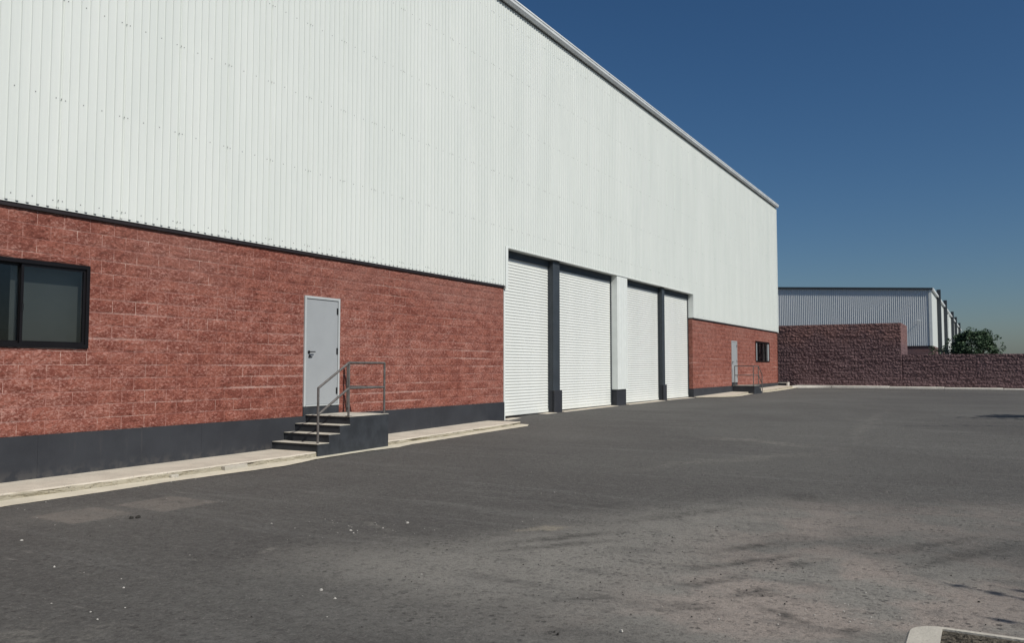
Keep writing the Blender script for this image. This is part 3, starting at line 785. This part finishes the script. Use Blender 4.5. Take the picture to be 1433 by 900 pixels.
def far_kerb():
    root = tag(bpy.data.objects.new('kerb', None), kind='structure'); COL.objects.link(root)
    x = -1.0; k = 0
    # a flared corner then straight stones along the foot of the dark wall
    m = MB()
    n = 14
    outer = [(0.9 + 2.2 * (i / n), 55.2 + 1.10 * math.sin(i / n * math.pi / 2)) for i in range(n + 1)]
    for (xa, ya), (xb, yb) in zip(outer, outer[1:]):
        m.quad((xa, ya, A(ya) - .02), (xb, yb, A(yb) - .02), (xb, yb + .02, .45), (xa, ya + .02, .45))
        m.quad((xa, ya + .02, .45), (xb, yb + .02, .45), (xb, 57.0, .455), (xa, 57.0, .455))
    m.build('kerb_corner', M['kerb_far'], root)
    x = 3.1
    for L in [3.4, 3.05, 3.1, 3.0, 3.05, 3.0, 3.1, 3, 3, 3, 3, 3]:
        m = MB(); zz = .452 - .008 * (x - 3.1)
        m.v += [(x + .012, 56.3, .1), (x + L - .012, 56.3, .1), (x + L - .012, 57.05, .1), (x + .012, 57.05, .1),
                (x + .012, 56.34, zz), (x + L - .012, 56.34, zz - .008 * L), (x + L - .012, 57.05, zz + .004), (x + .012, 57.05, zz + .004)]
        m.f += [(4, 5, 6, 7), (0, 1, 5, 4), (1, 2, 6, 5), (3, 0, 4, 7)]; m.mi += [0] * 4
        m.build('kerb_stone', M['kerb_far'], root, bevel=.012, fix=False); x += L
far_kerb()

# ------------------------------------------------------------------ dark boundary walls
def rock_wall(t, x0, x1, y, z0, rows, ny=-1, seed=3, L=.4065, name='blockwork'):
    """split face blocks on a wall facing -Y"""
    r = random.Random(seed); protos = [block_proto(100 + s, L, .2031, 5, 3, .055, .03, 0.003) for s in range(40)]
    m = MB()
    for c in range(rows):
        x = x0 - (L / 2 if c % 2 else 0)
        while x < x1 - .02:
            a = max(x, x0); b = min(x + L, x1); v, f = protos[r.randrange(40)]; dx = .035 * noise.noise(Vector((x * .9, c * .7, 5)))
            k = (b - a) / L
            i0 = len(m.v)
            for (px, py, pz) in v: m.v.append((a + py * k, y - px - dx - .01, z0 + c * .2031 + pz))
            m.f += [tuple(i0 + q for q in ff) for ff in f]; m.mi += [0] * len(f)
            x += L
    o = m.build(name, M['block_far'], t, fix=False); o['kind'] = 'stuff'
def rock_wall_x(t, x, y0, y1, z0, rows, seed=4, L=.4065):
    r = random.Random(seed); protos = [block_proto(200 + s, L, .2031, 5, 3, .03, .02, .001) for s in range(12)]; m = MB()
    for c in range(rows):
        y = y0 - (L / 2 if c % 2 else 0)
        while y < y1 - .02:
            a = max(y, y0); b = min(y + L, y1); v, f = protos[r.randrange(12)]; k = (b - a) / L; i0 = len(m.v)
            for (px, py, pz) in v: m.v.append((x + px, a + py * k, z0 + c * .2031 + pz))
            m.f += [tuple(i0 + q for q in ff) for ff in f]; m.mi += [0] * len(f); y += L
    o = m.build('side_blockwork', M['block_far'], t, fix=False); o['kind'] = 'stuff'
tw = thing('high_boundary_wall', (3, 57, .4), 'tall dark purple split-face block wall beside the warehouse corner', 'wall')
m = MB(); m.box(-3.5, 7.19, 57.02, 57.25, .1, 4.44); m.box(6.95, 7.19, 57.25, 61.6, .1, 4.44); m.build('wall_core', M['mortar_far'], tw)
rock_wall(tw, -3.5, 7.2, 57.02, .38, 20); rock_wall_x(tw, 7.19, 57.0, 61.6, .38, 20)
lw = thing('low_boundary_wall', (16, 57.1, .4), 'low dark purple split-face block wall running right past the green tree', 'wall')
m = MB(); m.box(7.23, 40, 57.12, 57.35, .05, 2.42); m.build('wall_core', M['mortar_far'], lw)
rock_wall(lw, 7.24, 40, 57.12, .205, 11, seed=9)

# ------------------------------------------------------------------ neighbouring warehouse
nb = thing('distant_warehouse', (0, 95, .4), 'distant corrugated warehouse with dark fins behind the block walls', 'warehouse')
NX, NY, NL = 7.06, 95.0, 108.0
def roofz(x): return 9.87 + (NX - x) * .054 if x > -20 else 9.87 + (NX + 20) * .054 - (-20 - x) * .054
M['clad_far'] = cladding_material('grey_corrugated_sheet', (0.66, 0.69, 0.69), (0.70, 0.72, 0.72), 0.4)
m = MB(); p = .198; x = -47.0
while x < NX - .24:
    w1, w2, d = .03, .065, .055
    pts = [(x, 0), (x + w1, d), (x + w1 + w2, d), (x + 2 * w1 + w2, 0), (x + p, 0)]
    for (a, da), (b, db) in zip(pts, pts[1:]):
        m.quad((a, NY - da, 3.88), (b, NY - db, 3.88), (b, NY - db, roofz(b) - .18), (a, NY - da, roofz(a) - .18))
    x += p
o = m.build('gable_cladding', M['clad_far'], nb, fix=False); o['kind'] = 'stuff'
m = MB(); m.box(NX - .26, NX + .02, NY - .10, NY + .05, 3.86, 9.74); m.build('corner_trim', M['trim'], nb)
m = MB()
for a, b in ((-47, -20), (-20, NX + .12)):
    m.v += [(a, NY - .22, roofz(a) - .20), (b, NY - .22, roofz(b) - .20), (b, NY - .22, roofz(b)), (a, NY - .22, roofz(a)),
            (a, NY + .1, roofz(a) - .20), (b, NY + .1, roofz(b) - .20), (b, NY + .1, roofz(b)), (a, NY + .1, roofz(a))]
    i = len(m.v) - 8
    m.f += [tuple(i + j for j in q) for q in [(0, 1, 2, 3), (4, 7, 6, 5), (3, 2, 6, 7), (0, 4, 5, 1), (1, 5, 6, 2), (0, 3, 7, 4)]]; m.mi += [0] * 6
m.build('verge_trim', M['steel_dark'], nb)
m = MB(); m.box(-47, NX - .05, NY - .04, NY + .1, .2, 3.86); m.build('base_wall', M['block_far'], nb)
m = MB(); m.box(-47, NX - .05, NY - .10, NY + .1, 3.78, 3.88); m.build('base_flashing', M['flash'], nb)
m = MB(); m.box(NX - .1, NX, NY + .1, NY + NL, 3.9, 9.6); m.build('side_cladding', M['clad'], nb)
m = MB(); m.box(NX - .15, NX - .01, NY + .1, NY + NL, .2, 3.9); m.build('side_base_wall', M['block_far'], nb)
m = MB(); m.box(NX - .10, NX + .22, NY - .15, NY + NL, 9.62, 9.86); m.build('gutter', M['gutter'], nb)
m = MB()
m.quad((-20, NY, roofz(-20)), (NX + .1, NY, 9.865), (NX + .1, NY + NL, 9.865), (-20, NY + NL, roofz(-20))); m.quad((-47, NY, roofz(-47)), (-20, NY, roofz(-20)), (-20, NY + NL, roofz(-20)), (-47, NY + NL, roofz(-47)))
m.build('roof', M['roof'], nb, fix=False)
for y in (105.5, 122.5, 148, 164, 186):
    m = MB(); m.box(NX + .0, NX + .42, y, y + .45, .3, 10.55); m.build('fin', M['steel_dark'], nb, bevel=.01)
for y in (106.2, 123.2, 135, 148.7):
    m = MB(); m.tube((NX + .12, y + .6, .4), (NX + .12, y + .6, 9.6), .07, 8); m.build('downpipe', M['trim'], nb)
wl = thing('wall_lamp', (5.85, 94.9, 6.2), 'tiny white wall lamp on the distant corrugated gable', 'lamp')
m = MB(); m.tube((5.85, 94.9, 6.35), (5.85, 94.25, 6.5), .03, 6); m.build('bracket', M['trim'], wl)
m = MB(); m.box(5.68, 6.02, 94.0, 94.42, 6.40, 6.52); m.build('lamp_head', M['trim'], wl, bevel=.02)

# ------------------------------------------------------------------ trees
def leaf_cloud(m, c, rad, n, size, r, flat=1.0, sparse=0.0):
    for _ in range(n):
        while True:
            d = Vector((r.uniform(-1, 1), r.uniform(-1, 1), r.uniform(-1, 1)))
            if .15 < d.length < 1: break
        p = Vector(c) + Vector((d.x * rad[0], d.y * rad[1], d.z * rad[2]))
        u = Vector((r.gauss(0, 1), r.gauss(0, 1), r.gauss(0, .7))).normalized(); v = u.orthogonal().normalized()
        v = (v * math.cos(r.random() * 6.3) + u.cross(v) * math.sin(r.random() * 6.3)); s = size * r.uniform(.6, 1.4)
        a = p - u * s; b = p + v * s * .38; c2 = p + u * s; d2 = p - v * s * .38
        m.quad(tuple(a), tuple(b), tuple(c2), tuple(d2))
def limb(m, p, q, r0, r1, r, n=4, bend=.12):
    p = Vector(p); q = Vector(q); pts = [p]
    L = (q - p).length
    for i in range(1, n): pts.append(p.lerp(q, i / n) + Vector((r.uniform(-1, 1), r.uniform(-1, 1), r.uniform(-.5, .5))) * bend * L * .4)
    pts.append(q)
    for i in range(n):
        m.tube(pts[i], pts[i + 1], r0 + (r1 - r0) * i / n, 7, r0 + (r1 - r0) * (i + 1) / n, cap=False)
    return pts
def bush_tree():
    r = random.Random(21); g = A(75)
    t = thing('tree', (10.9, 75, g), 'round dark green tree showing above the low block wall', 'tree')
    m = MB(); limb(m, (10.9, 75, g), (10.9, 75.1, 2.0), .16, .11, r); tips = []
    for k in range(11):
        a = k / 11 * 6.28; q = (10.9 + 1.5 * math.cos(a), 75 + 1.4 * math.sin(a), 2.6 + r.uniform(0, 1.4)); limb(m, (10.9, 75.1, 1.9), q, .08, .02, r); tips.append(q)
    m.build('trunk', M['bark'], t)
    c = MB()
    for k in range(210):
        a = r.uniform(0, 6.28); e = r.uniform(-1.0, 1.0); rr = r.uniform(.55, 1.0) ** .6
        x = 10.95 + 1.66 * rr * math.cos(a) * math.cos(e * 1.3); y = 75 + 1.7 * rr * math.sin(a) * math.cos(e * 1.3); z = 2.9 + 1.62 * rr * math.sin(e * 1.4)
        if x < 9.8: z -= .45
        leaf_cloud(c, (x, y, z), (.36, .36, .26), 80, .10, r)
    for k in range(24):                            # loose sprays along the outline
        a = r.uniform(0, 3.14); x = 10.95 + 2.05 * math.cos(a); z = 2.9 + 1.78 * math.sin(a)
        leaf_cloud(c, (x, 75 + r.uniform(-.8, .8), z), (.22, .22, .22), 16, .09, r)
    o = c.build('crown', M['leaf'], t, fix=False); o['kind'] = 'stuff'
    t = thing('shrub', (8.6, 78, g), 'sparse low bush in front of the dark fins of the distant warehouse', 'shrub')
    c = MB(); tr = MB()
    for k in range(16):
        q = (8.55 + r.uniform(-.7, .8), 78 + r.uniform(-.5, .5), 1.7 + r.uniform(0, 1.55)); limb(tr, (8.6, 78, g), q, .03, .01, r)
        leaf_cloud(c, q, (.28, .28, .25), 34, .09, r)
    tr.build('stem', M['bark'], t); o = c.build('foliage', M['leaf'], t, fix=False); o['kind'] = 'stuff'
bush_tree()
# the two trees just outside the right edge whose branches throw the streaks of shade
def spray_tree(base, fork, tips, label, seed, leaf=.07, per=70, crown=None):
    r = random.Random(seed); t = thing('tree', base, label, 'tree', 'trees at the right of the yard')
    m = MB(); limb(m, base, fork, .14, .08, r, 5, .05); c = MB()
    for q, rad in tips:
        pts = limb(m, fork, q, .05, .008, r, 5, .06)
        for i, p in enumerate(pts[1:], 1):
            k = rad * (1.3 - .22 * i)
            for s in range(3):
                pp = pts[i - 1].lerp(p, (s + .5) / 3); leaf_cloud(c, pp, (k, k, k * .55), per // 4, leaf, r)
    if crown:
        for k in range(crown[2]):
            d = Vector((r.gauss(0, .45), r.gauss(0, .45), r.gauss(0, .4)))
            leaf_cloud(c, Vector(crown[0]) + d * crown[1], (.35, .35, .3), 60, leaf * 1.3, r)
    m.build('trunk', M['bark'], t); o = c.build('crown', M['leaf2'], t, fix=False); o['kind'] = 'stuff'
def from_shadow(x, y, z, h): return (x + h * SUN.x / SUN.z, y + h * SUN.y / SUN.z, z + h)
spray_tree((19.5, 25.0, A(25)), (19.3, 25.2, 3.2),
           [(from_shadow(10.55, 26.5, .2, 4.3), .10), (from_shadow(11.0, 26.9, .2, 4.4), .12), (from_shadow(9.95, 22.3, .18, 4.6), .05), (from_shadow(11.6, 27.9, .2, 4.2), .16)],
           'leafy tree beyond the right edge whose shade falls across the yard', 5, .09, 60, ((17.9, 26.6, 4.6), 1.1, 46))
spray_tree((19.6, 5.0, A(5)), (19.4, 5.2, 3.4),
           [(from_shadow(11.47, 7.37, -.1, 3.9), .035), (from_shadow(11.75, 6.52, -.1, 3.8), .035), (from_shadow(11.9, 7.42, -.1, 4.5), .05)],
           'slender tree beside the kerb island beyond the lower right corner', 8, .06, 90, ((19.6, 5.0, 5.2), .9, 20))

# ------------------------------------------------------------------ kerb island at the lower right
def island():
    root = tag(bpy.data.objects.new('kerb_island', None), kind='structure'); COL.objects.link(root)
    X0, Y1, rad, zt, zb = 11.385, 5.655, .20, .05, -.16
    def ring(off, n=10):
        rr = rad - off; pts = [(X0 + off, -4.0), (X0 + off, Y1 - rad)]
        for i in range(1, n + 1):
            a = math.pi - i / n * math.pi / 2; pts.append((X0 + rad + rr * math.cos(a), Y1 - rad + rr * math.sin(a)))
        pts.append((30, Y1 - off)); return pts
    def band(a, za, b, zb_, lo, hi, m):
        for k in range(lo, hi): m.quad((*a[k], za), (*a[k + 1], za), (*b[k + 1], zb_), (*b[k], zb_))
    o0, o1, o2 = ring(0), ring(.012), ring(.026)
    IX, IY = X0 + .19, Y1 - .058
    inn = [(IX, min(p[1], IY)) if k < len(o2) - 1 else (30, IY) for k, p in enumerate(o2)]
    inn[-2] = (IX, IY)
    for name, lo, hi in (('kerb_stone', 0, 1), ('kerb_corner', 1, 11), ('kerb_stone', 11, 12)):
        m = MB(); band(o0, zb, o1, zt - .015, lo, hi, m); band(o1, zt - .015, o2, zt, lo, hi, m); band(o2, zt, inn, zt - .002, lo, hi, m); band(inn, zt - .002, inn, zt - .14, lo, hi, m)
        m.build(name, M['slab_old'], root, smooth=False, fix=False)
    m = MB(); r = random.Random(2); n = 110
    for j in range(n + 1):
        for i in range(n + 1):
            x = IX + .003 + 1.6 * i / n if i < n else 30; y = IY - .003 - 1.6 * j / n if j < n else -4
            e = min(1, min(i, j) / 8)
            m.v.append((x, y, zt - .012 + .02 * r.random() * e + .012 * e * noise.noise(Vector((x * 14, y * 14, 0)))))
    for j in range(n):
        for i in range(n):
            a = j * (n + 1) + i; m.f.append((a, a + n + 1, a + n + 2, a + 1)); m.mi.append(0)
    m.build('soil', M['soil'], root, fix=False)
island()

# ------------------------------------------------------------------ loose grit and stones
M['stone'] = simple('pale_stone_chip', (0.40, 0.385, 0.35), 0.9, 0.2, var=.2, scale=20)
M['stone_dark'] = simple('dark_clod', (0.03, 0.028, 0.025), 0.9, 0.2, var=.2, scale=20)
def pebbles():
    r = random.Random(12)
    def chip(m, x, y, s):
        z = A(y) + .004; i = len(m.v); n = 6
        for k in range(n):
            a = k / n * 6.28; q = s * r.uniform(.6, 1.2); m.v.append((x + q * math.cos(a), y + q * math.sin(a), z))
        for k in range(n):
            a = k / n * 6.28; q = s * r.uniform(.3, .7); m.v.append((x + q * math.cos(a), y + q * math.sin(a), z + s * r.uniform(.4, .8)))
        for k in range(n): m.f.append((i + k, i + (k + 1) % n, i + n + (k + 1) % n, i + n + k)); m.mi.append(0)
        m.f.append(tuple(i + n + k for k in range(n))); m.mi.append(0)
    m = MB()
    for x, y, s in [(7.41, 4.78, .020), (7.66, 4.66, .014), (4.93, 4.2, .014), (6.04, 4.08, .012), (9.77, 5.01, .016), (6.09, 6.63, .016), (5.09, 6.5, .012), (6.36, 7.24, .02),
                    (7.79, 5.55, .01), (6.41, 3.57, .01), (6.61, 3.49, .010), (3.6, 4.67, .016), (6.2, 6.55, .012), (6.3, 6.9, .012)]: chip(m, x, y, s)
    for _ in range(90):
        x = r.uniform(1.6, 12); y = r.uniform(3.2, 14); chip(m, x, y, r.uniform(.003, .008))
    for _ in range(30): chip(m, r.gauss(6.1, .3), r.gauss(6.8, .25), r.uniform(.003, .007))
    for _ in range(110):                                  # crumbs along the gutter
        y = r.uniform(4, 19); chip(m, lerp_tab(GX, y) + r.gauss(-.1, .12), y, r.uniform(.004, .012))
    for _ in range(40): chip(m, r.gauss(10.9, .4), r.gauss(6.1, .4), r.uniform(.004, .008))
    tag(m.build('stone_chips', M['stone'], fix=False), 'scattered pale stone chips and grit on the asphalt', 'grit', kind='stuff')
    m = MB()
    for x, y, s in [(3.50, 6.02, .035), (3.47, 5.96, .03), (9.44, 4.76, .014), (9.40, 4.79, .010), (10.55, 6.15, .01), (11.75, 6.9, .012)]: chip(m, x, y, s)
    for _ in range(130): chip(m, r.gauss(10, 1.2), r.gauss(6.8, 1.2), r.uniform(.003, .009))
    for _ in range(40): chip(m, r.uniform(2, 10), r.uniform(3, 11), r.uniform(.003, .007))
    tag(m.build('dark_crumbs', M['stone_dark'], fix=False), 'small dark crumbs scattered over the dusty asphalt', 'grit', kind='stuff')
pebbles()
